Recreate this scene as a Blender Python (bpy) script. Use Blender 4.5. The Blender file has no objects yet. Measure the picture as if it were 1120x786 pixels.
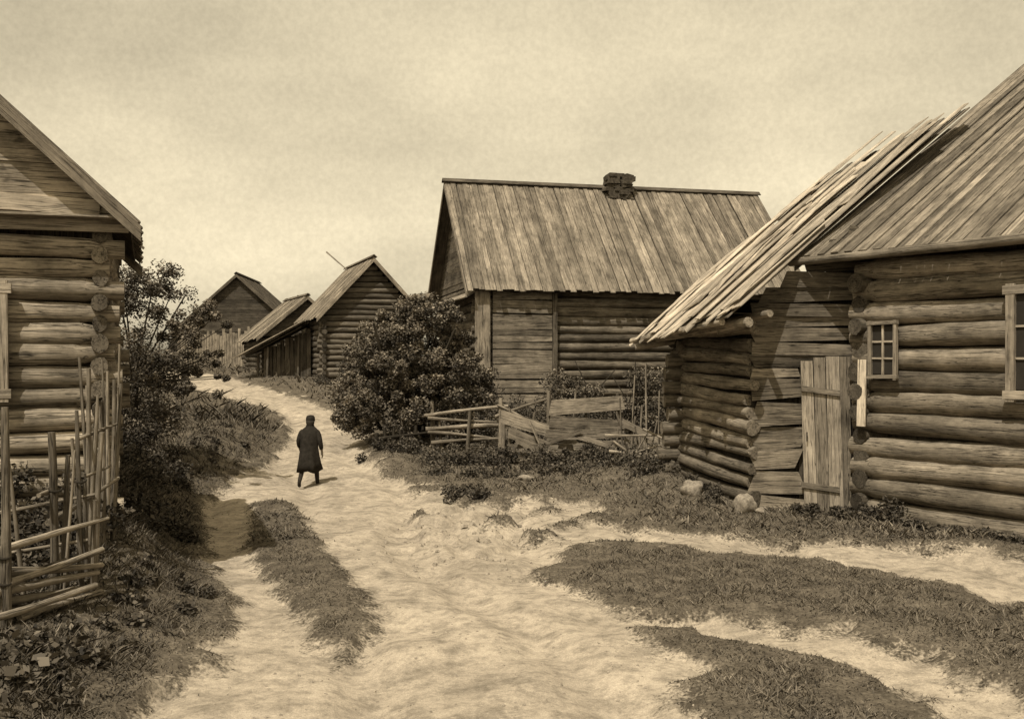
import bpy, math, random
import numpy as np
from mathutils import Vector as V, Matrix
random.seed(7); rng=np.random.default_rng(7)
sc=bpy.context.scene; COL=sc.collection
sc.view_settings.view_transform='Standard'; sc.view_settings.look='None'; sc.view_settings.exposure=0
R=random.uniform
def S(v,w=0.0): return (v,v*(.845+w*.4),v*(.635+w),1)

# ---------------------------------------------------------------- terrain
MAIN=[(-3.1,3),(-3.05,8.4),(-3.0,10.1),(-3.35,12.4),(-4.85,15.9),(-6.1,19.8),(-6.7,23.5),(-6.4,27.5),(-7.2,33),(-9.0,37.5),(-12.6,42),(-18,51),(-25,58),(-23.5,60),(-15.2,52),(-9.6,42.8),(-6.5,37.5),(-4.7,33),(-4.0,27.5),(-2.85,24.1),(-1.58,21.7),(0,21.3),(1.48,20.4),(2.77,17.2),(4.26,16.4),(6.3,15.9),(7.67,15.0),(12,12),(12,9),(9,3)]
ISL=[[(.32,14.2),(.72,15.6),(1.52,16.3),(2.38,16.0),(3.63,15.2),(5.1,14.2),(6.18,12.2),(8,10.3),(9,5.5),(4.9,6.5),(4.3,8.75),(4.1,9.94),(3.4,10.8),(2.5,11.4),(1.5,11.8),(.92,12.6),(.49,13.4)],
 [(1.2,11.0),(1.97,10.85),(2.8,10.2),(3.4,9.4),(3.5,8.5),(3.3,5),(1.3,5),(1.5,8.4),(1.58,9.4),(1.4,10.3)],
 [(-5.3,20.4),(-4.6,20.5),(-3.7,18.0),(-3.1,16.2),(-2.5,14.3),(-1.85,12.4),(-1.5,10.9),(-1.7,10.1),(-2.15,10.8),(-2.65,12.2),(-3.35,13.8),(-4.1,15.9),(-4.8,18.4)]]
TUFT=[(-.9,21.1,.55),(-.3,20.6,.35),(.45,17.0,.25),(-1.2,17.4,.2),(1.7,18.6,.45),(2.4,17.9,.4),(-2.0,22.6,.4),(.6,19.2,.3),(-2.6,24.6,.6),(-2.9,26,.5),(-.2,18.2,.25),(-1.7,19.3,.22),(1.0,17.9,.3)]
rg=np.random.default_rng(3); SN=[(rg.uniform(0,6.28),rg.uniform(.35,1.7),rg.uniform(0,6.28)) for _ in range(18)]
def lump(x,y):
    t=0
    for a,l,p in SN: t=t+l*np.sin((x*math.cos(a)+y*math.sin(a))*6.28/l+p+.8*np.sin(x*1.1+y*.7+p))
    return t/4.0
def sdf(P,x,y):
    d=np.full(x.shape,1e9); ins=np.zeros(x.shape,bool); n=len(P)
    for i in range(n):
        ax,ay=P[i]; bx,by=P[(i+1)%n]; ex,ey=bx-ax,by-ay
        t=np.clip(((x-ax)*ex+(y-ay)*ey)/(ex*ex+ey*ey),0,1)
        d=np.minimum(d,np.hypot(x-ax-t*ex,y-ay-t*ey))
        c=((ay>y)!=(by>y))&(x<(bx-ax)*(y-ay)/((by-ay)+1e-9)+ax); ins^=c
    return np.where(ins,d,-d)
def wob(x,y): return .10*np.sin(2.3*x+1.7*y)+.07*np.sin(5.1*x-3.9*y+1)+.05*np.sin(9.7*x+8.3*y+2)+.03*np.sin(17*x-13*y)
def sand(x,y):
    s=sdf(MAIN,x,y)
    s=s+wob(x,y)*.9
    for i,I in enumerate(ISL[:2]): s=np.minimum(s,-sdf(I,x,y)+.02+wob(x,y)*1.0)
    for a,b,r in TUFT: s=np.minimum(s,np.hypot(x-a,(y-b)*.8)-r+wob(x,y))
    l=lump(x*.8+3,y*.8)
    s=s+.42*np.clip(l-.6,0,1.2)*np.clip((y-6)/4,0,1)
    return np.minimum(s,-sdf(ISL[2],x,y)-.02+wob(x,y)*.55)
def sm(t): t=np.clip(t,0,1); return t*t*(3-2*t)
YK=[0,22,27.5,33,38,42,51,60,75,150,900]; ZK=[0,0,.3,.72,1.08,1.42,2.15,2.4,2.5,2.7,2.9]
XBY=[5,8.4,10,12.4,16,20,24,30,36,42,51]; XBX=[-3.3,-3.3,-3.4,-3.6,-5.1,-6.3,-6.85,-6.9,-8.9,-12.7,-18.4]
def hgt(x,y,s=None):
    x=np.asarray(x,float); y=np.asarray(y,float)
    if s is None: s=sand(x,y)
    b=(np.interp(y-1.5,YK,ZK)+np.interp(y,YK,ZK)+np.interp(y+1.5,YK,ZK))/3
    xb=np.interp(y,XBY,XBX)
    bk=.78*sm((xb-x)/1.4)*(1-.45*sm((y-18)/8))*(1-sm((y-29)/10))*(.5+.5*sm((y-9.8)/4))
    rt=.32*np.exp(-((x-3.0)**2+(y-22.8)**2)/3.5)+.45*sm((y-26)/6)*sm((x+3.5)/3)*(1-sm((y-45)/10))+.22*np.exp(-((x+3.0)**2)/.8)*np.exp(-((y-27.5)**2)/9)
    n=.03*np.sin(1.3*x+.7*y)+.025*np.sin(2.9*x-2.1*y+1)
    far=1-sm((y-40)/40); rd=sm(s/.3+.5)
    gul=sm(1-np.hypot((x+.9)/2.3,(y-18.5)/6))
    l=lump(x,y); l=l*(.014+.05*gul)+.05*gul*np.tanh(6*np.sin(l*3+x))
    rut=-.10*rd*np.clip(np.sin(3.1*x+.75*y+1.3*np.sin(.5*y)),0,1)**2
    return b+bk+rt+n*(.4+.6*far)+(1-rd)*.11*far+(rut+l)*far
def H(x,y): return float(hgt(np.array([x]),np.array([y]))[0])

# ---------------------------------------------------------------- materials
def newmat(name):
    m=bpy.data.materials.new(name); m.use_nodes=True; nt=m.node_tree; nt.nodes.clear()
    o=nt.nodes.new('ShaderNodeOutputMaterial'); b=nt.nodes.new('ShaderNodeBsdfPrincipled')
    nt.links.new(b.outputs[0],o.inputs[0]); b.inputs['Roughness'].default_value=.95
    b.inputs['Specular IOR Level'].default_value=.06
    return m,nt,b
def N(nt,t,**k):
    n=nt.nodes.new(t)
    for a,v in k.items(): setattr(n,a,v)
    return n
def math_(nt,op,a,b=None,clamp=False):
    n=N(nt,'ShaderNodeMath',operation=op,use_clamp=clamp)
    for i,q in enumerate([a,b]):
        if q is None: continue
        if isinstance(q,(int,float)): n.inputs[i].default_value=q
        else: nt.links.new(q,n.inputs[i])
    return n.outputs[0]
def noise(nt,vec,scale,detail=5,rough=.6,sc3=None):
    if sc3:
        m=N(nt,'ShaderNodeMapping'); m.inputs['Scale'].default_value=sc3; nt.links.new(vec,m.inputs['Vector']); vec=m.outputs[0]
    n=N(nt,'ShaderNodeTexNoise'); n.inputs['Scale'].default_value=scale; n.inputs['Detail'].default_value=detail; n.inputs['Roughness'].default_value=rough
    if vec: nt.links.new(vec,n.inputs['Vector'])
    return n.outputs['Fac']
def mr(nt,v,a,b,c,d):
    n=N(nt,'ShaderNodeMapRange'); nt.links.new(v,n.inputs[0])
    for i,q in enumerate([a,b,c,d]): n.inputs[i+1].default_value=q
    return n.outputs[0]
def scalecol(nt,col,val):
    n=N(nt,'ShaderNodeVectorMath',operation='SCALE'); n.inputs[0].default_value=col[:3]; nt.links.new(val,n.inputs['Scale']); return n.outputs[0]
def bump(nt,b,h,st,dist):
    n=N(nt,'ShaderNodeBump'); n.inputs['Strength'].default_value=st; n.inputs['Distance'].default_value=dist
    nt.links.new(h,n.inputs['Height']); nt.links.new(n.outputs[0],b.inputs['Normal'])
def wood(name,v,tint=0.0,crack=.5,stain=.35,rough=.95,bm=.7):
    m,nt,b=newmat(name)
    w=N(nt,'ShaderNodeAttribute',attribute_name='wuv').outputs['Vector']
    t=N(nt,'ShaderNodeAttribute',attribute_name='tone').outputs['Fac']
    g=noise(nt,w,1,6,.7,(1.3,16,16)); f=noise(nt,w,1,3,.6,(4,70,70)); c=noise(nt,w,1,4,.7,(.9,24,24)); c2=noise(nt,w,1,3,.6,(.35,11,11)); bl=noise(nt,w,1,6,.7,(1.6,3.0,3.0)); kn=noise(nt,w,1,2,.5,(3.2,7,7))
    geo=N(nt,'ShaderNodeNewGeometry').outputs['Position']; st=noise(nt,geo,1.2,7,.7)
    a=mr(nt,g,.3,.7,.72,1.2); a=math_(nt,'MULTIPLY',a,mr(nt,f,.25,.75,.82,1.16))
    cr=mr(nt,c,.36,.43,1-crack*.8,1.0)
    d2=math_(nt,'ABSOLUTE',math_(nt,'SUBTRACT',c2,.5)); cr2=mr(nt,d2,.0,.014,1-crack*1.2,1.0)
    a=math_(nt,'MULTIPLY',a,cr); a=math_(nt,'MULTIPLY',a,cr2); a=math_(nt,'MULTIPLY',a,mr(nt,kn,.24,.32,.5,1.0))
    a=math_(nt,'MULTIPLY',a,mr(nt,bl,.3,.7,1-stain,1+stain*.7))
    a=math_(nt,'MULTIPLY',a,mr(nt,st,.3,.7,1-stain*.8,1+stain*.45))
    a=math_(nt,'MULTIPLY',a,t)
    nt.links.new(scalecol(nt,S(v,tint),a),b.inputs['Base Color']); b.inputs['Roughness'].default_value=rough
    hh=math_(nt,'ADD',math_(nt,'MULTIPLY',g,.6),math_(nt,'ADD',math_(nt,'MULTIPLY',math_(nt,'MULTIPLY',cr,cr2),.8),math_(nt,'MULTIPLY',bl,.5)))
    bump(nt,b,hh,bm,.025)
    return m
M_log=wood('weathered_log_wood',.165,.01,.7,.5); M_roof=wood('grey_roof_board_wood',.18,.02,.55,.45); M_pale=wood('pale_board_wood',.38,.03,.5,.35)
M_bleach=wood('sun_bleached_board_wood',.46,.03,.5,.45,bm=.6)
M_dark=wood('dark_wood',.06); M_rail=wood('rail_wood',.25,.02,.6,.5); M_white=wood('painted_frame_wood',.38,.03,.5,.4)
M_farlog=wood('far_log_wood',.13,.03)
def simple(name,v,var=.3,scale=8,tint=0,rough=.9,bmp=.3):
    m,nt,b=newmat(name); p=N(nt,'ShaderNodeNewGeometry').outputs['Position']
    n=noise(nt,p,scale,6,.65); a=mr(nt,n,.3,.7,1-var,1+var)
    nt.links.new(scalecol(nt,S(v,tint),a),b.inputs['Base Color']); b.inputs['Roughness'].default_value=rough
    bump(nt,b,n,bmp,.03); return m
M_stone=simple('field_stone',.20,.5,14,.04,.9,.8); M_peb=simple('pebble_stone',.24,.5,30,.04,.9,.3); M_chim=simple('sooty_stone',.06,.6,9,0,.9,.8)
M_glass=simple('window_glass',.03,.2,3,.1,.15,0); M_coat=simple('dark_cloth',.022,.4,12,.05,.95,.3)
M_skin=simple('skin',.22,.1,20,0,.7,0); M_boot=simple('boot_leather',.028,.3,20,0,.7,.1)
def leafmat(name,v,tint=0):
    m,nt,b=newmat(name); t=N(nt,'ShaderNodeAttribute',attribute_name='tone').outputs['Fac']
    nt.links.new(scalecol(nt,S(v,tint),t),b.inputs['Base Color']); b.inputs['Roughness'].default_value=.7; b.inputs['Specular IOR Level'].default_value=.15
    return m
M_leaf=leafmat('foliage',.105,.0); M_grass=leafmat('grass_blades',.105,.0); M_weed=leafmat('weed_leaves',.08,.0)
def groundmat():
    m,nt,b=newmat('sandy_soil_and_turf')
    s=N(nt,'ShaderNodeAttribute',attribute_name='sand').outputs['Fac']; p=N(nt,'ShaderNodeNewGeometry').outputs['Position']
    n1=noise(nt,p,3.2,8,.7); n2=noise(nt,p,26,4,.6); n3=noise(nt,p,.6,5,.6); n4=noise(nt,p,75,3,.6); n5=noise(nt,p,6,10,.72); n6=noise(nt,p,2.1,9,.7)
    k=math_(nt,'ADD',s,math_(nt,'MULTIPLY',math_(nt,'SUBTRACT',n1,.5),1.5)); k=math_(nt,'ADD',k,math_(nt,'MULTIPLY',math_(nt,'SUBTRACT',n2,.5),1.1))
    k=mr(nt,k,-.12,.25,0,1)
    sv=math_(nt,'MULTIPLY',mr(nt,n3,.3,.7,.80,1.12),mr(nt,n2,.3,.7,.88,1.10))
    sv=math_(nt,'MULTIPLY',sv,mr(nt,n4,.3,.7,.78,1.18)); sv=math_(nt,'MULTIPLY',sv,mr(nt,n5,.38,.56,.70,1.08)); sv=math_(nt,'MULTIPLY',sv,mr(nt,n6,.38,.54,.72,1.05))  # n6 darkens the sand in blotches: shade of hollows painted into the colour
    vo2=N(nt,'ShaderNodeTexVoronoi'); vo2.inputs['Scale'].default_value=38; nt.links.new(p,vo2.inputs['Vector'])
    gate=mr(nt,n5,.5,.56,0,1); pb=math_(nt,'ADD',1.0,math_(nt,'MULTIPLY',gate,mr(nt,vo2.outputs['Distance'],.10,.24,.3,-.04))); sv=math_(nt,'MULTIPLY',sv,pb)
    sandc=scalecol(nt,S(.345,.02),sv)
    gv=math_(nt,'MULTIPLY',mr(nt,n1,.3,.7,.5,1.5),mr(nt,n2,.25,.75,.45,1.6))
    grc=scalecol(nt,S(.09,.0),gv)
    mx=N(nt,'ShaderNodeMix',data_type='RGBA'); nt.links.new(k,mx.inputs['Factor']); nt.links.new(grc,mx.inputs[6]); nt.links.new(sandc,mx.inputs[7])
    nt.links.new(mx.outputs[2],b.inputs['Base Color'])
    hh=math_(nt,'ADD',math_(nt,'MULTIPLY',n2,.6),math_(nt,'ADD',math_(nt,'MULTIPLY',n4,.3),math_(nt,'MULTIPLY',n5,.5)))
    bump(nt,b,hh,.55,.03); b.inputs['Roughness'].default_value=1.0
    b.inputs['Specular IOR Level'].default_value=0
    return m
M_ground=groundmat()

# ---------------------------------------------------------------- builders
class MB:
    def __init__(s): s.v=[];s.f=[];s.w=[];s.t=[];s.sm=[]
    def add(s,vs,fs,ws,tone,smooth=False):
        o=len(s.v); s.v+=[tuple(q) for q in vs]; s.w+=[tuple(q) for q in ws]; s.t+=(tone if isinstance(tone,list) else [tone]*len(vs))
        s.f+=[tuple(i+o for i in f) for f in fs]; s.sm+=[smooth]*len(fs)
    def plank(s,p0,p1,side,w0,th,tone=1,w1=None,bow=0,nseg=1,nrm=None,skew=0):
        p0=V(p0);p1=V(p1); side=V(side).normalized(); w1=w0 if w1 is None else w1; L=(p1-p0).length
        n=V(nrm).normalized() if nrm is not None else (p1-p0).cross(side).normalized()
        ro=(R(0,50),R(0,50),R(0,50)); vs=[];ws=[];fs=[]
        for i in range(nseg+1):
            t=i/nseg; c=p0.lerp(p1,t)+n*(bow*(4*t*(1-t))); w=w0+(w1-w0)*t
            for a,b in((-1,-1),(1,-1),(1,1),(-1,1)):
                e=(skew*a if i==nseg else (-skew*a if i==0 else 0))
                vs.append(c+side*(a*w/2)+n*(b*th/2)+(p1-p0).normalized()*e); ws.append((ro[0]+t*L,ro[1]+a*w/2,ro[2]+b*th/2))
        for i in range(nseg):
            k=i*4
            for j in range(4): fs.append((k+j,k+(j+1)%4,k+4+(j+1)%4,k+4+j))
        fs.append((3,2,1,0)); k=nseg*4; fs.append((k,k+1,k+2,k+3))
        s.add(vs,fs,ws,tone)
    def log(s,p0,p1,r0,r1=None,tone=1,seg=10,nl=5,wv=.05,endtone=1.1,endr=1.0):
        p0=V(p0);p1=V(p1); r1=r0 if r1 is None else r1; d=(p1-p0); L=d.length; d.normalize()
        nl=max(nl,min(24,int(L/.4)))
        up=V((0,0,1)) if abs(d.z)<.9 else V((1,0,0)); a=d.cross(up).normalized(); b=a.cross(d)
        ro=(R(0,50),R(0,50),R(0,50)); vs=[];ws=[];fs=[]
        ph=R(0,6); el=R(.82,.98) if endr<1 else R(.9,1.05); fr=[R(-wv,wv)*.9 for _ in range(seg)]
        ts=[i/nl for i in range(nl+1)]
        if endr<1: ts=[0,.3/L]+[.5/L+(1-1/L)*i/nl for i in range(nl+1)]+[1-.3/L,1]
        M=len(ts)
        for i,t in enumerate(ts):
            r=(r0+(r1-r0)*t)*(1+R(-wv,wv)*.6+wv*.8*math.sin(ph*3+t*L*1.3)); c=p0.lerp(p1,t)+b*(r0*wv*1.8*math.sin(ph+t*(2+L*.5)))
            if endr<1 and (i<2 or i>M-3): r=r0*endr*(R(.85,1.05) if i in(0,M-1) else 1.0)
            for j in range(seg):
                q=2*math.pi*j/seg; rr=r*(1+fr[j]+R(-wv,wv)*.45); ca,cb=math.cos(q)*rr*el,math.sin(q)*rr
                vs.append(c+a*ca+b*cb); ws.append((ro[0]+t*L,ro[1]+ca,ro[2]+cb))
        for i in range(M-1):
            for j in range(seg):
                k=i*seg; fs.append((k+j,k+(j+1)%seg,k+seg+(j+1)%seg,k+seg+j))
        s.add(vs,fs,ws,tone,True)
        et=tone*endtone*(R(.5,1.0) if endr<1 else 1)
        s.add(vs[:seg][::-1],[tuple(range(seg))],ws[:seg][::-1],et); s.add(vs[-seg:],[tuple(range(seg))],ws[-seg:],et)
    def make(s,name,mat,parent=None,org=(0,0,0),label=None):
        me=bpy.data.meshes.new(name); o3=V(org)
        me.from_pydata([tuple(V(q)-o3) for q in s.v],[],s.f)
        a=me.attributes.new('wuv','FLOAT_VECTOR','POINT'); a.data.foreach_set('vector',np.array(s.w,np.float32).ravel())
        a=me.attributes.new('tone','FLOAT','POINT'); a.data.foreach_set('value',np.array(s.t,np.float32))
        me.polygons.foreach_set('use_smooth',s.sm); me.materials.append(mat)
        import bmesh
        bm=bmesh.new(); bm.from_mesh(me); bmesh.ops.recalc_face_normals(bm,faces=bm.faces); bm.to_mesh(me); bm.free()
        o=bpy.data.objects.new(name,me); COL.objects.link(o)
        if parent: o.parent=parent
        else: o.location=org
        if label: o['label']=label
        return o
def empty(name,loc,label,cat,group=None):
    e=bpy.data.objects.new(name,None); e.location=loc; e.empty_display_size=.3; COL.objects.link(e)
    e['label']=label; e['category']=cat
    if group: e['group']=group
    return e
def leaves(name,pts,size,tone,mat,parent=None,org=(0,0,0),aspect=.6,flat=0.0):
    n=len(pts); a=rng.normal(size=(n,3)); a[:,2]*=.7; a/=np.linalg.norm(a,axis=1)[:,None]
    r=rng.normal(size=(n,3)); r[:,2]-=flat; b=np.cross(a,r); b/=np.linalg.norm(b,axis=1)[:,None]+1e-9
    s=size[:,None]; P=pts-np.array(org)
    vv=np.stack([P-a*s*.5,P+b*s*.5*aspect-a*s*.05,P+a*s*.5,P-b*s*.5*aspect-a*s*.05],1).reshape(-1,3)
    me=bpy.data.meshes.new(name); me.vertices.add(4*n); me.vertices.foreach_set('co',vv.astype(np.float32).ravel())
    me.loops.add(4*n); me.loops.foreach_set('vertex_index',np.arange(4*n,dtype=np.int32))
    me.polygons.add(n); me.polygons.foreach_set('loop_start',np.arange(0,4*n,4,dtype=np.int32)); me.polygons.foreach_set('loop_total',np.full(n,4,np.int32))
    t=me.attributes.new('tone','FLOAT','POINT'); t.data.foreach_set('value',np.repeat(tone,4).astype(np.float32))
    me.update(calc_edges=True); me.materials.append(mat)
    o=bpy.data.objects.new(name,me); COL.objects.link(o)
    if parent: o.parent=parent
    else: o.location=org
    return o

# ---------------------------------------------------------------- ground
def axis(segs):
    out=[]
    for a,b,s in segs: out+=list(np.arange(a,b-1e-6,s))
    return np.array(out+[segs[-1][1]])
xs=axis([(-900,-200,100),(-200,-60,20),(-60,-20,2),(-20,-9,.4),(-9,10,.08),(10,20,.5),(20,60,3),(60,200,20),(200,900,100)])
ys=axis([(-60,0,6),(0,6,.5),(6,26,.08),(26,48,.25),(48,80,1),(80,200,10),(200,1200,100)])
X,Y=np.meshgrid(xs,ys); SD=sand(X.ravel(),Y.ravel()); Z=hgt(X.ravel(),Y.ravel(),SD)
nx,ny=len(xs),len(ys)
idx=np.arange(nx*ny).reshape(ny,nx); quads=np.stack([idx[:-1,:-1],idx[:-1,1:],idx[1:,1:],idx[1:,:-1]],-1).reshape(-1,4)
att=np.clip(SD/.5,-1.5,1.5)
def sheet(name,co,q,at):
    me=bpy.data.meshes.new(name); n=len(q); me.vertices.add(len(co)); me.vertices.foreach_set('co',co.astype(np.float32).ravel())
    me.loops.add(4*n); me.loops.foreach_set('vertex_index',q.astype(np.int32).ravel()); me.polygons.add(n)
    me.polygons.foreach_set('loop_start',np.arange(0,4*n,4,dtype=np.int32)); me.polygons.foreach_set('loop_total',np.full(n,4,np.int32))
    a=me.attributes.new('sand','FLOAT','POINT'); a.data.foreach_set('value',at.astype(np.float32)); me.update(calc_edges=True)
    me.polygons.foreach_set('use_smooth',np.ones(n,bool)); me.materials.append(M_ground)
    o=bpy.data.objects.new(name,me); COL.objects.link(o); o['kind']='structure'; return o
co=np.stack([X.ravel(),Y.ravel(),Z],-1); sheet('ground',co,quads,att)
sel=quads[(SD[quads].min(1)>-.02)]; u,inv=np.unique(sel,return_inverse=True)
c2=co[u].copy(); c2[:,2]+=.005; rd=sheet('dirt_road',c2,inv.reshape(-1,4),att[u])

# ---------------------------------------------------------------- grass
def grass(name,n,y0,y1,hmin,hmax,w,th=.0,stray=.05):
    y=y0+(y1-y0)*rng.random(n)**1.35; x=(rng.random(n)*2-1)*(.60*y+1.5)
    s=sand(x,y); cl=np.sin(3.1*x+2*np.sin(2.3*y))+np.sin(4.3*y+1.7*np.sin(3.7*x)); c3=np.sin(7.3*x+1.9*np.sin(6.1*y))*np.sin(8.1*y+1.3*np.sin(5.3*x))
    keep=((s+rng.normal(0,.14,n)+.10*c3<th)&(rng.random(n)<.62+.38*c3))|((s<.6)&(rng.random(n)<stray*(1+2*(c3>.6))))
    x,y,s,cl=x[keep],y[keep],s[keep],cl[keep]; n=len(x); z=hgt(x,y)-.008
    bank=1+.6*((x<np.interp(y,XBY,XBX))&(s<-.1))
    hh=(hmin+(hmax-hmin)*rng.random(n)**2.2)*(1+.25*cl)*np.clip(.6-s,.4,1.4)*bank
    an=rng.random(n)*2*math.pi; lean=rng.normal(0,.9,(n,2)); ww=w*(.6+.8*rng.random(n))
    b=np.stack([np.cos(an)*ww,np.sin(an)*ww,0*x],-1)/2; p=np.stack([x,y,z],-1)
    tip=p+np.stack([lean[:,0]*hh,lean[:,1]*hh,hh],-1); mid=p*.5+tip*.5+np.stack([0*x,0*x,hh*.15],-1)
    vv=np.stack([p-b,p+b,mid+b*.8,tip,mid-b*.8],1).reshape(-1,3)
    me=bpy.data.meshes.new(name); me.vertices.add(5*n); me.vertices.foreach_set('co',vv.astype(np.float32).ravel())
    me.loops.add(5*n); me.loops.foreach_set('vertex_index',np.arange(5*n,dtype=np.int32)); me.polygons.add(n)
    me.polygons.foreach_set('loop_start',np.arange(0,5*n,5,dtype=np.int32)); me.polygons.foreach_set('loop_total',np.full(n,5,np.int32))
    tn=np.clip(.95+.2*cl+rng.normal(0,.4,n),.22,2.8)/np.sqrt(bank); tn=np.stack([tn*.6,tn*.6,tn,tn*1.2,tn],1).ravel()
    t=me.attributes.new('tone','FLOAT','POINT'); t.data.foreach_set('value',tn.astype(np.float32)); me.update(calc_edges=True)
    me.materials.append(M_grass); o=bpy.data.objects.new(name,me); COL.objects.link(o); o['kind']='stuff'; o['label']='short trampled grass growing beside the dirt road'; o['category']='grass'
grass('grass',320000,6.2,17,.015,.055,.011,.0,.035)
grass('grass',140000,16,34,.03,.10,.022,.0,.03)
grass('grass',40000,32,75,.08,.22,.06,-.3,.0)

# pebbles
n=7500; y=7+21*rng.random(n)**1.2; x=(rng.random(n)*2-1)*.58*y; s=sand(x,y); k=s>-.1; x,y=x[k],y[k]; z=hgt(x,y)
mb=MB()
for a,b_,c in zip(x,y,z):
    g=max(0,1-math.hypot((a+.9)/2.4,(b_-18.5)/6))
    r=.006+(.020+.09*g)*random.random()**3.0; q=R(0,3)
    vs=[(a+r*R(.7,1.3)*math.cos(q+j*1.256),b_+r*R(.7,1.3)*math.sin(q+j*1.256),c-.004) for j in range(5)]
    vt=[(a+r*.6*math.cos(q+j*1.256),b_+r*.6*math.sin(q+j*1.256),c+r*R(.4,.8)) for j in range(5)]
    mb.add(vs+vt,[(j,(j+1)%5,5+(j+1)%5,5+j) for j in range(5)]+[(5,6,7,8,9)],[(0,0,0)]*10,1)
o=mb.make('gravel',M_peb); o['kind']='stuff'; o['label']='scattered small pebbles on the sandy road'; o['category']='gravel'

# ---------------------------------------------------------------- houses
def logwall(mb,p,q,z0,z1,sp,ext,tone=1,half=False,seg=12,wv=.075):
    p=V((p[0],p[1],0)); q=V((q[0],q[1],0)); d=(q-p).normalized(); k=0
    while True:
        z=z0+sp*(k+(1.0 if half else .5))
        if z+sp*.5>z1: break
        e0,e1=ext+R(-.1,.1),ext+R(-.1,.1); a=p-d*e0; b=q+d*e1
        tn=tone*R(.65,1.3); r=sp*R(.50,.58)
        mb.log((a.x,a.y,z+R(-.025,.025)),(b.x,b.y,z+R(-.025,.025)),r,r*R(.9,1.06),tn,seg=seg,wv=wv,endr=.80,endtone=.9)
        k+=1
def slope(mb,e0,e1,r0,r1,pw,tone=1,jl=.08,th=.03,var=.25,gap=.0,ju=.03,under=True,bow=.01):
    e0,e1,r0,r1=map(V,(e0,e1,r0,r1)); L=(e1-e0).length; n=int(L/pw); nrm=(e1-e0).cross(r0-e0).normalized()
    if nrm.z<0: nrm=-nrm
    if under: mb.plank((e0+e1)/2-nrm*.06+(r0-e0)*.01,(r0+r1)/2-nrm*.06,(e1-e0),L,.03,tone*.5,w1=(r1-r0).length,nrm=nrm)
    for i in range(n):
        f=(i+.5)/n; a=e0.lerp(e1,f); b=r0.lerp(r1,f); d=(b-a).normalized(); s=(e1-e0).normalized()
        off=nrm*(.024 if i%2 else 0)+nrm*R(0,.012)
        tt=tone*R(1-var,1+var)*(R(1.2,1.5) if random.random()<.05 else 1)
        mb.plank(a-d*R(0,jl)+off,b+d*R(0,jl*.4)+off+s*R(-ju,ju),s,pw*R(.86,1.06)*(1-gap),th,tt,w1=pw*R(.86,1.06)*(1-gap),nrm=nrm,bow=R(-bow,bow),nseg=2)
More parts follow.
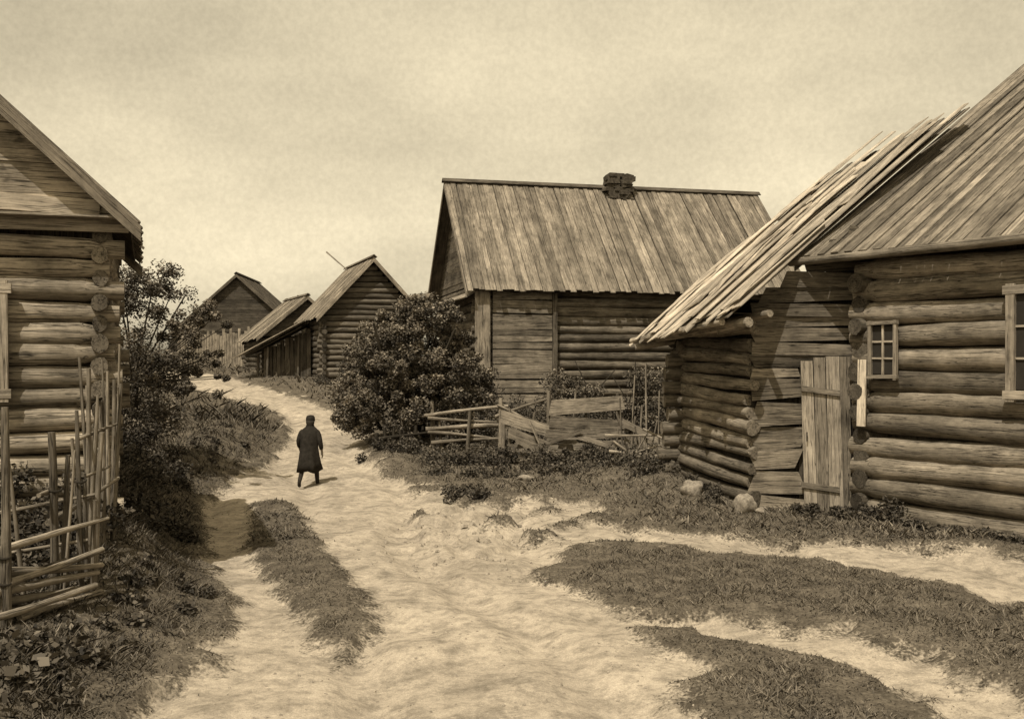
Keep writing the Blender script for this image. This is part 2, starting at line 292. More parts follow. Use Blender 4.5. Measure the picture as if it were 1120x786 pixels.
def house(name,label,cat,O,ang,W,D,zb,ze,zr,ridge,oe,og,sp,mats=(None,None,None),tones=(1,1,1),pw=.2,zg=None,seg=12,gboards=True,ext=.26,jl=.08,var=.25):
    ca,sa=math.cos(ang),math.sin(ang); A=V((ca,sa,0)); B=V((-sa,ca,0)); Ov=V((O[0],O[1],0))
    T=lambda x,y,z=0:Ov+A*x+B*y+V((0,0,z))
    org=T(W/2,D/2,zb); e=empty(name,org,label,cat)
    ml,mf,mg=[m or d for m,d in zip(mats,(M_log,M_roof,M_log))]
    tn=(zr-ze)/((D if ridge=='a' else W)/2); el=ze-oe*tn
    zw=ze-.12-sp*.6*tn
    mb=MB()
    zt=zg if zg else zw
    if ridge=='a': zf,zs=zw,zw
    else: zf,zs=zt,zw
    logwall(mb,T(0,0),T(W,0),zb,zf,sp,ext,tones[0],seg=seg)
    logwall(mb,T(0,D),T(W,D),zb,zf,sp,ext,tones[0],seg=seg)
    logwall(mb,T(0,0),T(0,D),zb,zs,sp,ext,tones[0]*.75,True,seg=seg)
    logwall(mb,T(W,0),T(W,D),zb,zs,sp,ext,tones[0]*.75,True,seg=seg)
    for a_,b_ in(((.06,.06),(W-.06,.06)),((.06,D-.06),(W-.06,D-.06)),((.06,.06),(.06,D-.06)),((W-.06,.06),(W-.06,D-.06))):
        p=T(*a_,zb); q=T(*b_,zb); mb.plank((p+q)/2,(p+q)/2+V((0,0,min(zf,zs)-zb)),(q-p),(q-p).length,.04,tones[0]*.25)
    wall=mb.make('wall',ml,e,org)
    mb=MB()
    if ridge=='a':
        slope(mb,T(-og,-oe,el),T(W+og,-oe,el),T(-og,D/2,zr),T(W+og,D/2,zr),pw,tones[1],jl=jl,var=var)
        slope(mb,T(-og,D+oe,el),T(W+og,D+oe,el),T(-og,D/2,zr),T(W+og,D/2,zr),pw,tones[1],jl=jl,var=var)
        mb.plank(T(-og-.1,D/2-.08,zr+.07),T(W+og+.1,D/2-.08,zr+.05),(B*1)+V((0,0,.9)),.2,.035,tones[1]*.5)
        mb.plank(T(-og-.1,D/2+.08,zr+.07),T(W+og+.1,D/2+.08,zr+.05),(B*-1)+V((0,0,.9)),.2,.035,tones[1]*.5)
        for xx in(-og-.03,W+og+.03):
            for y0 in(-oe-.05,D+oe+.05):
                mb.plank(T(xx,y0,el-.12-.05*tn),T(xx,D/2,zr-.1),V((0,0,1)),.2,.035,tones[1]*1.0)
    else:
        slope(mb,T(-oe,-og,el),T(-oe,D+og,el),T(W/2,-og,zr),T(W/2,D+og,zr),pw,tones[1],jl=jl,var=var)
        slope(mb,T(W+oe,-og,el),T(W+oe,D+og,el),T(W/2,-og,zr),T(W/2,D+og,zr),pw,tones[1],jl=jl,var=var)
        mb.plank(T(W/2-.08,-og-.1,zr+.07),T(W/2-.08,D+og+.1,zr+.07),(A*1)+V((0,0,.9)),.2,.035,tones[1]*.6)
        mb.plank(T(W/2+.08,-og-.1,zr+.07),T(W/2+.08,D+og+.1,zr+.07),(A*-1)+V((0,0,.9)),.2,.035,tones[1]*.6)
        for yy in(-og-.03,D+og+.03):
            for x0 in(-oe-.05,W+oe+.05):
                mb.plank(T(x0,yy,el-.12-.05*tn),T(W/2,yy,zr-.1),V((0,0,1)),.2,.035,tones[1]*1.1)
    roof=mb.make('roof',mf,e,org)
    half=(D if ridge=='a' else W)/2
    for end in (0,1):
        mb=MB(); z=zt-.02; base=.2 if gboards else sp
        while z<zr-.15:
            st=base*R(.8,1.2) if gboards else base
            h0=min((zr-z)/tn-.05,half+.15); h1=max(min((zr-z-st)/tn-.05,half+.15),.02); tt=tones[2]*R(.7,1.25)
            if ridge=='a': c=T(0 if end==0 else W,D/2,z); ax=B; off=A*(-.12 if end==0 else .12)
            else: c=T(W/2,0 if end==0 else D,z); ax=A; off=B*(-.12 if end==0 else .12)
            if gboards: mb.plank(c+off+off*R(-.12,.12),c+off*R(.95,1.15)+V((0,0,st-.006)),ax,2*h0,.035,tt,w1=2*h1)
            else: mb.log(c-ax*h1+V((0,0,st/2)),c+ax*h1+V((0,0,st/2)),st*.54,st*.54,tt,seg=seg)
            z+=st
        if gboards: mb.w=[(q[1],q[0],q[2]) for q in mb.w]
        mb.make('gable',mg,e,org)
    return dict(e=e,T=T,A=A,B=B,org=org,wall=wall,roof=roof,tn=tn,el=el)
def window(h,x,z0,z1,w,y=-.25,cols=2,rows=3,fw=.07,mat=None):
    T=h['T']; A=h['A']; mat=mat or M_white; n=h['B']*-1
    mb=MB(); mb.plank(T(x,y,z0+.02),T(x,y,z1-.02),A,w-.02,.02,1); win=mb.make('window',M_glass,h['e'],h['org'])
    mb=MB(); o=n*.035
    for xx in(x-w/2,x+w/2): mb.plank(T(xx+R(-.01,.01),y,z0-fw*1.3)+o,T(xx+R(-.015,.015),y,z1+fw*1.2)+o,A,fw,.07,R(.6,1.0),w1=fw*R(.9,1.1))
    for zz in(z0-fw/2,z1+fw/2): mb.plank(T(x-w/2-fw*.8,y,zz)+o*1.15,T(x+w/2+fw*.8,y,zz+R(-.02,.02))+o*1.15,V((0,0,1)),fw,.075,R(.6,1.0))
    for i in range(1,cols): xx=x-w/2+w*i/cols; mb.plank(T(xx,y,z0)+o*.7,T(xx,y,z1)+o*.7,A,.035,.03,.9)
    for i in range(1,rows): zz=z0+(z1-z0)*i/rows; mb.plank(T(x-w/2,y,zz)+o*.65,T(x+w/2,y,zz)+o*.65,V((0,0,1)),.035,.028,.9)
    mb.make('frame',mat,win,h['org'])
    return win

# middle house
am=math.atan2(.234,.972)
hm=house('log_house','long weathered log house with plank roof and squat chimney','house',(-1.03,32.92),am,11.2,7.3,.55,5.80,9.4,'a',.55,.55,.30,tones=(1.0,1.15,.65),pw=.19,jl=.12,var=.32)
T=hm['T'];A=hm['A'];B=hm['B'];org=hm['org']
mb=MB(); mb.plank(T(.0,-.32,.6),T(.0,-.32,5.3),A,.5,.05,1.2); mb.make('corner_board',M_rail,hm['e'],org)
mb=MB(); zz=.7
while zz<5.1:
    hh=R(.17,.29); mb.plank(T(.35,-.28,zz),T(2.35,-.28,zz+R(-.03,.03)),V((0,0,1)),hh,.04,R(.55,1.2)); zz+=hh+.014
mb.make('siding',M_rail,hm['e'],org,'horizontal plank cladding at the house corner')
mb=MB(); mb.plank(T(2.45,-.27,.6),T(2.45,-.27,5.2),A,.16,.06,.6)
mb.plank(T(-.4,-.4,5.12),T(-.4,7.4,5.12),A+V((0,0,.6)),.5,.04,1.1); mb.make('trim_board',M_rail,hm['e'],org)
mb=MB(); cz=8.85
for i in range(8):
    w=R(.9,1.1)*(1.12 if i in(3,6) else .95); k=random.choice((2,3,3))
    for j in range(k):
        cx=5.95+(j-(k-1)/2)*w/k+R(-.07,.07); hh=R(.12,.2)
        mb.plank(T(cx-w/k*.5*R(.85,1.05),3.45+R(-.06,.06),cz+hh/2),T(cx+w/k*.5*R(.85,1.05),3.45+R(-.06,.06),cz+hh/2+R(-.03,.03)),V((0,0,1)),hh,.7*R(.8,1.1),R(.6,1.6),w1=hh*R(.7,1.1),skew=R(-.03,.03))
    cz+=.135
mb.make('chimney',M_chim,hm['roof'],org,'squat crumbling stack of dark rough stones')

# main house at the street corner (big roof)
ar=math.atan2(-.8,.6)
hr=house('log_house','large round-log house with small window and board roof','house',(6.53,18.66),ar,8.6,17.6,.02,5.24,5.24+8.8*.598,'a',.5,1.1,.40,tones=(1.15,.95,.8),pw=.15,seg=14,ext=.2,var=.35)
T=hr['T'];A=hr['A'];B=hr['B'];org=hr['org']
mb=MB(); mb.log(T(-1.25,-.56,4.86),T(4.5,-.56,4.90),.075,.085,.65); mb.log(T(4.2,-.54,4.90),T(9.5,-.56,4.88),.085,.08,.7); mb.make('gutter',M_rail,hr['e'],org,'log gutter under the eave')
window(hr,.57,2.72,3.62,.50,cols=2,rows=3,fw=.065)
window(hr,3.30,2.5,4.05,.85,y=-.26,cols=2,rows=3,fw=.14)
mb=MB(); mb.plank(T(.12,-.27,1.78),T(.15,-.27,3.0),A,.17,.03,1.7); mb.make('shutter',M_white,hr['e'],org,'narrow pale board hanging beside the small window')

# left house
al=math.atan2(.342,.94)
hl=house('log_house','log house with light gable boards behind a stake fence','house',(-11.05,11.17),al,6,5.2,.35,5.2,7.96,'b',.45,.42,.285,tones=(1.75,1.1,2.2),pw=.2,zg=4.72,seg=12,ext=.2)
T=hl['T'];A=hl['A'];B=hl['B'];org=hl['org']
window(hl,4.45,2.62,3.85,.85,cols=2,rows=3,fw=.12,y=-.19)
mb=MB(); mb.plank(T(-.2,-.2,4.68),T(6.35,-.2,4.74),V((0,0,1)),.17,.06,.8); mb.plank(T(-.2,-.28,4.79),T(6.3,-.28,4.83),B,.3,.03,.7)
mb.plank(T(3.8,-.17,5.02),T(6.0,-.17,4.96),V((0,0,1)),.2,.05,1.0)
mb.make('trim_board',M_pale,hl['e'],org)

# shed with pale plank roof
E1=V((4.0,18.6,3.85));R1=V((9.7,22.0,8.40));E2=V((3.1,23.0,3.56));R2=V((8.8,26.4,8.12))
p_,q_=.740,.0855
zpl=lambda x,y:3.85+p_*(x-4)+q_*(y-18.6)
Ax=V((4.64,19.5,0)); Cx=V((6.62,19.15,0)); Bx=V((3.80,22.7,0))
org=V((5.2,21,0)); sh=empty('log_shed',org,'crooked log shed with ragged pale plank roof and door','shed')
mb=MB()
k=0; z=.0
ld=(Bx-Ax).normalized(); ln=V((-ld.y,ld.x,0))
while z<4.1:
    z0=.12+k*.27; z=z0
    if z0<min(zpl(*Ax.xy),zpl(*Bx.xy))-.25:
        sag=.16*(1-k/14)
        a=Ax-ld*R(-.12,.15)+ln*R(-.04,.05); b=Bx+ld*R(.1,.5)+ln*R(-.06,.06); mb.log((a.x,a.y,z0-.05+R(-.03,.03)),(b.x,b.y,z0+sag+R(-.03,.03)),R(.12,.15),R(.12,.155),R(.6,1.5),seg=11,wv=.12)
    k+=1
mb.plank((Ax+Bx)/2-ln*.1,(Ax+Bx)/2-ln*.1+V((0,0,3.6)),ld,3.1,.04,.25)
for i in range(14):
    z0=.28+i*.3
    x0=max(3.45+R(-.2,.1),4+(z0+.35-3.85)/p_); mb.log((x0,22.5,z0),(7.7,22.9,z0),.15,.155,R(.7,1.1))
mb.make('wall',M_log,sh,org)
mb=MB(); d=(Cx-Ax).normalized(); L=(Cx-Ax).length; nrm=V((d.y,-d.x,0)); z=.02
while z<5.5:
    hh=R(.30,.52) if z<2.5 else R(.20,.32); low=z+hh*.5<2.8
    x0=0.0
    while x0<L and zpl(*(Ax+d*x0).xy)<z+hh+.12: x0+=.05
    if x0<L-.2:
        a=Ax+d*max(x0,R(-.16,.06)); b=Cx+d*0
        if low: b=Ax+d*R(.88,1.08)
        a=a+V((0,0,z+hh/2+R(-.03,.03))); b=b+V((0,0,z+hh/2+R(-.07,.07)))
        mb.plank(a+nrm*R(0,.10),b+nrm*R(0,.06),V((0,0,1)),hh*R(.92,1.0),.08,R(.55,1.3)*(1.6 if low else .95),w1=hh*R(.70,1.02),nseg=4,bow=R(-.03,.06),skew=R(-.09,.09))
    z+=hh*.95
mb.plank(Ax+d*.95+V((0,0,.1))-nrm*.06,Ax+d*.95+V((0,0,2.9))-nrm*.06,d,.1,.05,.6)
mb.plank(Ax+d*.55-nrm*.08,Ax+d*.55-nrm*.08+V((0,0,4.05)),d,1.1,.04,.2)
mb.plank(Ax+d*1.22-nrm*.09,Ax+d*1.22-nrm*.09+V((0,0,4.6)),d,.5,.04,.2)
mb.plank(Ax+d*1.9-nrm*.08,Ax+d*1.9-nrm*.08+V((0,0,5.1)),d,1.0,.04,.2)
mb.plank(Ax+d*1.73+nrm*.07,Ax+d*1.70+nrm*.07+V((0,0,3.05)),d,.24,.06,1.0)
mb.make('front_wall',M_log,sh,org,'wall of wide split boards beside the door')
mb=MB(); dx=.98
for i,w in enumerate((.24,.22,.26)):
    mb.plank(Ax+d*(dx+w/2)+nrm*.13+V((0,0,.16+R(-.09,.06))),Ax+d*(dx+w/2-.08)+nrm*.12+V((0,0,2.97+R(-.08,.1))),d,w*.98,.04,R(.5,.95),w1=w*R(.9,1.0)); dx+=w
door=mb.make('door',M_pale,sh,org,'tall plank door hanging slightly crooked')
for zz in(.62,2.45):
    mb=MB(); mb.plank(Ax+d*.92+nrm*.17+V((0,0,zz)),Ax+d*1.62+nrm*.17+V((0,0,zz-.09)),V((0,0,1)),.1,.04,.8); mb.make('batten',M_rail,door,org)
mb=MB(); mb.log(Ax+d*1.02+nrm*.2+V((0,0,1.45)),Ax+d*1.02+nrm*.2+V((0,0,1.62)),.012,.012,.3,seg=6,nl=1); mb.make('handle',M_dark,door,org)
# roof
mb=MB(); nn=(E2-E1).cross(R1-E1).normalized(); nn=nn if nn.z>0 else -nn
sd=(E2-E1).normalized(); Ltot=(E2-E1).length
slope(mb,E1.lerp(E2,.0)-nn*.05,E2-nn*.05,R1.lerp(R2,-.10)-nn*.05,R2-nn*.05,.24,.4,.1,.03,.3,.03,.02,under=False)
x=-.30
while x<Ltot+.35:
    w=R(.20,.40); f=(x+w/2)/Ltot; a=E1.lerp(E2,f); b=R1.lerp(R2,f-.06*(1-f)); up=(b-a).normalized()
    s0=R(-.5,.3); a=a+up*s0+sd*R(-.08,.08); b=b+up*R(-1.9,.8)+sd*R(-.18,.18)
    mb.plank(a+nn*R(.015,.05),b+nn*R(.02,.12),sd,w*R(.9,1.1),.022,R(.55,1.25),w1=w*R(.75,1.1),nrm=nn,nseg=5,bow=R(-.03,.07),skew=R(-.1,.1)); x+=w*R(.85,1.02)
for i in range(22):
    f=R(-.03,1.05); g=random.choice((R(-.05,.1),R(0,.6))); a=E1.lerp(E2,f); b=R1.lerp(R2,f-.05); p0=a.lerp(b,g)+nn*R(.08,.12); p1=a.lerp(b,min(g+R(.25,.6),1.12))+sd*R(-.45,.45)+nn*R(.10,.24)
    mb.plank(p0,p1,sd,R(.2,.36),.02,R(.65,1.3),nrm=nn,nseg=4,bow=R(0,.08),skew=R(-.14,.14))
mb.make('roof',M_bleach,sh,org,'ragged roof of loose sun-bleached planks')
def part(nm,mat,par,og,*logs):
    for l in logs:
        mb=MB(); mb.log(*l); mb.make(nm,mat,par,og)
part('purlin',M_rail,sh,org,(E1+V((.35,-.15,-.17)),E2+V((0,.5,-.12)),.09,.08,1.2),(E1+V((-.05,.3,-.15)),E2+V((-.32,.35,-.13)),.07,.065,1.3),(E1+V((.75,-.1,-.0)),E2+V((.6,.6,.05)),.07,.07,.9),
 ((2.8,22.9,3.28),(5.6,22.6,3.75),.08,.08,1.3),((4.0,19.6,3.55),(5.6,19.5,3.8),.07,.07,.9))

# far houses
h3=house('log_house','small steep-roofed log house at the bend of the road','house',(-8.9,47.5),math.radians(20),4.6,6.0,1.3,5.4,7.85,'b',.35,.45,.27,mats=(M_farlog,None,M_farlog),tones=(1.1,1.5,1.0),pw=.2,gboards=False,seg=8,jl=.3,var=.4)
org=h3['org']; part('pole',M_rail,h3['e'],org,((-9.5,51.5,8.5),(-8.3,50.8,7.5),.04,.03,.8,6))
h2=house('log_barn','low log barn beside a taller house','barn',(-13.9,56.2),math.radians(24),4.8,5.5,1.8,4.6,6.6,'b',.4,.4,.3,mats=(M_farlog,None,M_farlog),tones=(.8,1.4,.7),pw=.22,seg=8,jl=.5,var=.45)
h1=house('log_barn','distant barn with dark steep roof behind a board fence','barn',(-23.3,69.0),math.radians(4),8.8,8.0,1.9,4.9,8.85,'b',.4,.4,.32,mats=(M_farlog,None,M_farlog),tones=(.75,.6,.55),pw=.25,seg=8)
org=V((-11.6,50,1.7)); lt=empty('lean_to',org,'lean-to of dark boards with a sagging plank roof','shed')
for i,(a,b_) in enumerate(((-12.7,50.2),(-12.0,49.3),(-10.6,49.8),(-11.2,51.5))): part('post',M_farlog,lt,org,((a,b_,H(a,b_)-.1),(a+.05,b_,3.3+(a+12.7)*.45),.07,.06,.9,8))
mb=MB(); slope(mb,(-13.3,48.9,3.2),(-13.4,52.4,3.45),(-10.2,48.8,4.85),(-10.5,52,4.75),.24,1.5,.5,.03,.45,.04,.08,under=False,bow=.06); slope(mb,(-13.1,49.1,3.2),(-13.2,52.2,3.4),(-10.2,48.9,4.78),(-10.5,51.9,4.68),.3,.8,.1,.03,.3); mb.make('roof',M_roof,lt,org)
mb=MB()
for i in range(8): mb.log((-12.9,52,1.7+i*.26),(-10.6,51.6,1.7+i*.26),.15,.15,.6)
x=-12.2
while x<-9.9:
    w=R(.15,.26); mb.plank((x,49.9,1.4),(x+R(-.05,.05),49.9,3.35+(x+12.7)*.5+R(-.25,.0)),(1,0,0),w,.03,R(.5,1.1)); x+=w*1.03
mb.make('wall',M_farlog,lt,org)
org=V((-18.5,64,2.1)); bf=empty('board_fence',org,'tall grey fence of upright boards in front of a barn','fence')
mb=MB()
for i in range(32):
    x=-21.2+i*.16; mb.plank((x,64+i*.02,2.0),(x+R(-.05,.05),64+i*.02,4.6+R(-.3,.2)+i*.012),(1,0,0),.16,.03,R(.8,1.3))
mb.make('boards',M_rail,bf,org)
part('rail',M_rail,bf,org,((-21.2,64.15,3.8),(-16.1,64.7,4.0),.05,.05,.8,6))
org=V((-22,60,2)); bf=empty('pole_fence',org,'low pole fence along the far bank','fence')
for i in range(5): x=-25.5+i*1.1; part('post',M_rail,bf,org,((x,61.5,1.8),(x+.05,61.5,3.0+R(-.1,.1)),.05,.05,.8,6))
for zz in(2.5,2.85): part('rail',M_rail,bf,org,((-26,61.45,zz),(-21,61.45,zz+.05),.04,.04,.9,6))

# ---------------------------------------------------------------- fences
def fence(name,label,posts,rails,org,mat=None,cat='fence'):
    e=empty(name,org,label,cat); mat=mat or M_rail
    for (x,y,z1,r,lx,ly) in posts:
        mb=MB(); mb.log((x,y,H(x,y)-.15),(x+lx,y+ly,z1),r,r*.7,R(.5,1.1),seg=8,wv=.16,nl=6); mb.make('post',mat,e,org)
    for rl in rails:
        p0,p1,w=rl[:3]; t=rl[3] if len(rl)>3 else R(.8,1.2); mb=MB()
        if len(rl)>4: mb.plank(p0,p1,V((0,0,1)),w,.03,t,w1=w*R(.7,1.1),nseg=3,bow=R(-.05,.05),skew=R(-.06,.06)); mb.make('board',mat,e,org)
        else: mb.log(p0,p1,w,w*.65,t,seg=7,nl=6,wv=.2); mb.make('rail',mat,e,org)
    return e
posts=[(-4.80,9.5,2.55,.055,.02,0),(-4.72,10.4,2.25,.05,-.05,0),(-4.70,10.55,2.0,.045,.05,0),(-4.66,10.85,2.45,.035,-.03,0),(-4.60,11.05,2.2,.045,.1,0),(-4.5,10.75,1.5,.03,.05,0)]
for i in range(15):
    y=11.4+i*.095; x=-4.88-i*.008; posts.append((x+R(-.05,.05),y,2.85+R(-.9,.35),R(.02,.036),R(-.17,.1),R(-.08,.1)))
for i in range(4): posts.append((-4.75+R(-.12,.2),10.1+i*.35,1.75+R(-.3,.5),R(.018,.03),R(-.2,.2),R(-.1,.1)))
rails=[((-5.0,9.3,1.14),(-4.38,10.9,1.28),.04,1.3),((-4.9,9.42,.98),(-4.42,10.85,.80),.045,1.0),((-4.86,9.4,.83),(-4.44,10.8,.70),.045,1.2),((-4.85,9.5,.72),(-4.45,10.7,.56),.05,.8),((-4.75,9.5,.9),(-4.35,10.7,.98),.04,1.0),((-4.7,9.6,.55),(-4.4,10.8,.5),.045,1.1),((-4.85,9.2,.6),(-4.3,10.4,.66),.04,1.1),
 ((-4.8,10.2,1.62),(-4.75,11.9,1.75),.022,.9),((-4.8,10.4,1.3),(-4.85,12.4,1.55),.03,.9),((-4.85,11.2,2.1),(-4.95,12.7,2.2),.02,.9),((-5.9,10.6,1.3),(-4.6,11.2,1.5),.025,.9),((-5.8,10.2,.9),(-4.6,10.9,1.05),.03,.9)]
for i in range(6):
    z=R(.5,1.2); a=V((-4.95+R(-.15,.1),9.2+R(0,.6),z)); b=V((-4.5+R(-.15,.1),10.6+R(-.3,.4),z+R(-.15,.15))); rails.append((a,b,R(.015,.03),R(.5,1.0)))
lf=fence('stake_fence','rough fence of crooked stakes and split rails',posts,rails,V((-4.8,10.8,.7)))
for (x,y,z) in((-4.79,9.5,1.15),(-4.73,10.42,1.66),(-4.66,10.85,1.7),(-4.79,9.5,.9)):
    bpy.ops.mesh.primitive_torus_add(major_radius=.06,minor_radius=.012,location=(x-lf.location.x,y-lf.location.y,z-lf.location.z),rotation=(.3,.2,0),major_segments=16,minor_segments=6)
    o=bpy.context.object; o.name='withe_tie'; o.data.materials.append(M_boot); o.parent=lf
posts=[(x,27.4+R(-.1,.1),1.15+R(-.25,.1),.06,R(-.05,.05),0) for x in np.arange(-3.7,-2.4,.22)]
fence('stake_fence','dark low stake fence under the large bush',posts,[((-3.8,27.35,.85),(-2.3,27.3,1.0),.05,.6)],V((-3.0,27.4,.4)),M_dark)
fence('rail_fence','short sagging fence of pale split rails',[(-2.2,27.6,1.85,.07,0,0),(-1.9,27.5,1.4,.05,-.1,0),(-1.2,27.3,1.6,.055,.05,0),(-.35,27.4,1.95,.08,.06,0),(-.25,27.3,1.4,.06,.05,0)],
 [((-2.4,27.45,1.48),(-.1,27.5,1.72),.06,1.3),((-2.3,27.42,1.40),(-.3,27.5,1.30),.05,.9),((-2.35,27.42,1.10),(-.2,27.5,1.20),.07,1.2),((-2.3,27.4,1.02),(-.5,27.5,.84),.05,.9),((-2.2,27.4,.72),(-.2,27.5,.86),.055,.8),((-.45,27.4,1.45),(1.0,27.2,1.95),.04,1.0),((-.4,27.35,1.75),(.8,27.1,1.2),.04,.9)],V((-1.2,27.6,.4)))
bl=[((-.3,26.65,1.5),(1.2,26.62,1.04),.36,1.2,1),((-.1,26.6,1.08),(1.25,26.58,.62),.3,.9,1),((.1,26.5,.7),(1.2,26.45,.5),.2,1.0,1),((1.0,26.6,1.72),(2.95,26.6,1.86),.40,1.1,1),((1.0,26.57,1.36),(3.0,26.57,1.26),.34,.8,1),((.9,26.55,1.0),(2.95,26.5,1.1),.3,.95,1),((1.2,26.45,.66),(3.1,26.4,.8),.24,.9,1),((2.75,26.5,1.6),(3.1,26.5,.6),.18,.9,1),((1.5,26.35,1.05),(3.2,26.3,.55),.15,1.1,1),((.5,26.4,1.3),(.9,26.3,.45),.15,1.0,1),((2.9,26.2,1.35),(3.9,25.6,.85),.2,.9,1)]
for i in range(7):
    x=R(-.4,2.4); z=R(.6,1.2); bl.append(((x,26.3-i*.03,z),(x+R(.4,1.2),26.25-i*.03,z+R(-.5,.35)),R(.07,.17),R(.5,1.0),1))
fence('board_fence','patched fence of wide loose boards',[(-.1,26.7,1.7,.055,.05,0),(.45,26.7,1.6,.05,.15,0),(1.05,26.7,2.15,.07,-.08,0),(1.6,27.1,2.2,.04,.12,0),(2.0,26.7,2.05,.055,-.08,0),(2.9,26.7,2.1,.065,-.12,0),(3.1,26.6,1.5,.05,.18,0),(3.3,26.4,1.8,.04,.12,0)],bl,V((1.3,27,.5)))
fence('rail_fence','makeshift fence of thin light poles beside the shed',[(2.55,25,1.3,.03,.1,0),(3.2,24.9,1.35,.035,-.15,0),(3.35,24.9,1.5,.03,.25,0),(3.9,24.6,1.2,.035,0,0),(3.1,26.2,2.6,.03,.1,0),(3.5,26,2.9,.028,-.05,0),(3.7,25.6,2.2,.025,.06,0),(2.9,26.1,2.0,.03,-.1,0)],
 [((2.3,24.9,1.12),(4.2,24.6,1.17),.035,1.7),((2.4,24.85,.72),(4.3,24.4,.62),.035,1.6),((2.5,24.8,1.0),(3.3,24.7,.4),.03,1.3),((3.0,24.8,.62),(3.4,24.7,1.35),.03,1.3),((2.9,24.85,.45),(4.25,24.3,.42),.03,1.4),((2.3,24.7,.5),(3.6,24.5,.9),.03,1.3),((3.2,24.6,1.3),(4.2,24.4,.8),.028,1.4)],V((3.2,24.8,.3)))

# ---------------------------------------------------------------- foliage
def cloud(cl,per,lo,hi,rad):
    pts=[];tn=[];sz=[]
    for c in cl:
        n=int(per*R(.7,1.3)); d=rng.normal(size=(n,3)); d/=np.linalg.norm(d,axis=1)[:,None]; r=rad*c[3]*(rng.random(n)**.5)[:,None]
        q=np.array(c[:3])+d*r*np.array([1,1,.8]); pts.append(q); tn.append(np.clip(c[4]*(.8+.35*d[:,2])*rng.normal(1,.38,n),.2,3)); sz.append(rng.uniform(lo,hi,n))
    return np.concatenate(pts),np.concatenate(sz),np.concatenate(tn)
def plant(name,label,cat,base,trunks,cl,per,lo,hi,rad,mat=M_leaf,tname='trunk',cname='crown'):
    e=empty(name,base,label,cat); mb=MB()
    for p0,p1,r in trunks: mb.log(p0,p1,r,r*.45,R(.8,1.1),seg=7,nl=4,wv=.12)
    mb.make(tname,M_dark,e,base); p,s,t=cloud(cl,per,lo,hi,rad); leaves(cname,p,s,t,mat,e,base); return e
bx,by,bz=-2.85,29.4,H(-2.85,29.4)
cl=[]
for i in range(350):
    th=R(0,2*math.pi); ph=math.acos(R(-.3,1)); rr=R(.76,1.08) if i<260 else R(.3,.75)
    dx=math.sin(ph)*math.cos(th)*2.15*rr; dy=math.sin(ph)*math.sin(th)*1.7*rr; dz=math.cos(ph)*rr
    top=4.4+.25*math.sin(dx*2.1)+(.08*dx if dx<0 else .0)
    cl.append((bx+dx,by+dy,bz+.95+max(dz*(top-1.3),-.75),R(.45,1.05),R(.6,1.8)))
tr=[((bx+R(-.4,.4),by+R(-.3,.3),bz-.1),(bx+R(-1.6,1.6),by+R(-1.2,1.2),bz+R(2,3.4)),.07) for i in range(12)]
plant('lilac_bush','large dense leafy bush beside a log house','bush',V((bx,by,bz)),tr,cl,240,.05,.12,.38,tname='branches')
tx,ty=-8.6,22.8; tz=H(tx,ty); cl=[];tr=[((tx,ty,tz-.2),(tx+.1,ty,tz+2.6),.10)]
for i in range(150):
    a=R(0,6.28); z=R(.2,4.35); rr=math.sqrt(R(0.01,1))*1.35*math.sqrt(max(.08,1-((z-2.3)/2.4)**2))
    c=(tx+.25+math.cos(a)*rr,ty+math.sin(a)*rr,tz+z); cl.append((*c,R(.4,.95),R(.5,1.6)))
    if i%8==0: tr.append(((tx+.05,ty,tz+min(z*.5,2.3)),c,.03))
for i in range(20):
    z=R(1.8,4.0); cl.append((tx+R(1.0,2.0)+ (3.6-z)*.1,ty+R(-.5,.5),tz+z-.3,R(.2,.5),R(.8,1.8)))
    tr.append(((tx+.05,ty,tz+1.8),cl[-1][:3],.018))
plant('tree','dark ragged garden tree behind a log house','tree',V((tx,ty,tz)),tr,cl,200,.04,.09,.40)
cl=[]
for i in range(75):
    x=R(1.0,4.6); z=R(.1,1.75)*(1 if x<2.4 or x>3.2 else .8); cl.append((x,29.6+R(-.6,.6),H(x,29.6)+z,R(.6,1.05),R(.5,1.4)))
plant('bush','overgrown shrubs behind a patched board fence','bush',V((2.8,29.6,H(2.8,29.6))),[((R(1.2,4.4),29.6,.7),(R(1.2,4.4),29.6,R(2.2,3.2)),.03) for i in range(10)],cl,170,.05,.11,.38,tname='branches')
cl=[]
def patch(x0,x1,y0,y1,n,h,t=(.5,1.1),r=(.5,1.0)):
    for i in range(n):
        x=R(x0,x1); y=R(y0,y1); cl.append((x,y,H(x,y)+R(.02,h),R(*r),R(*t)))
patch(-6.4,-5.0,8.2,11,50,.5,(.5,1.1),(.3,.65)); patch(-5.0,-3.9,7.2,9.2,36,.04,(.6,1.3),(.2,.42)); patch(-4.4,-3.6,8,12.5,26,.03,(.5,1.1),(.2,.35)); patch(-6.5,-4.95,11,13,40,.7,(.4,.8)); patch(-6.2,-5.1,12.5,16.5,60,.25,(.4,.9),(.35,.7)); patch(-8.5,-6.8,16.5,22,60,.3,(.4,.9),(.35,.8))
patch(-9.2,-7.6,20.5,22,18,.8,(.4,.9),(.5,1)); patch(-8.8,-7.3,23,30,22,.05,(.5,1.0),(.25,.5)); patch(-2.2,-.2,25.4,26.7,34,.35,(.5,1.1),(.4,.8)); patch(-1.9,3.0,23.8,26.0,46,.1,(.5,1.0),(.3,.7)); patch(-.3,3.2,25.3,26.1,40,.35,(.5,1.1),(.35,.7))
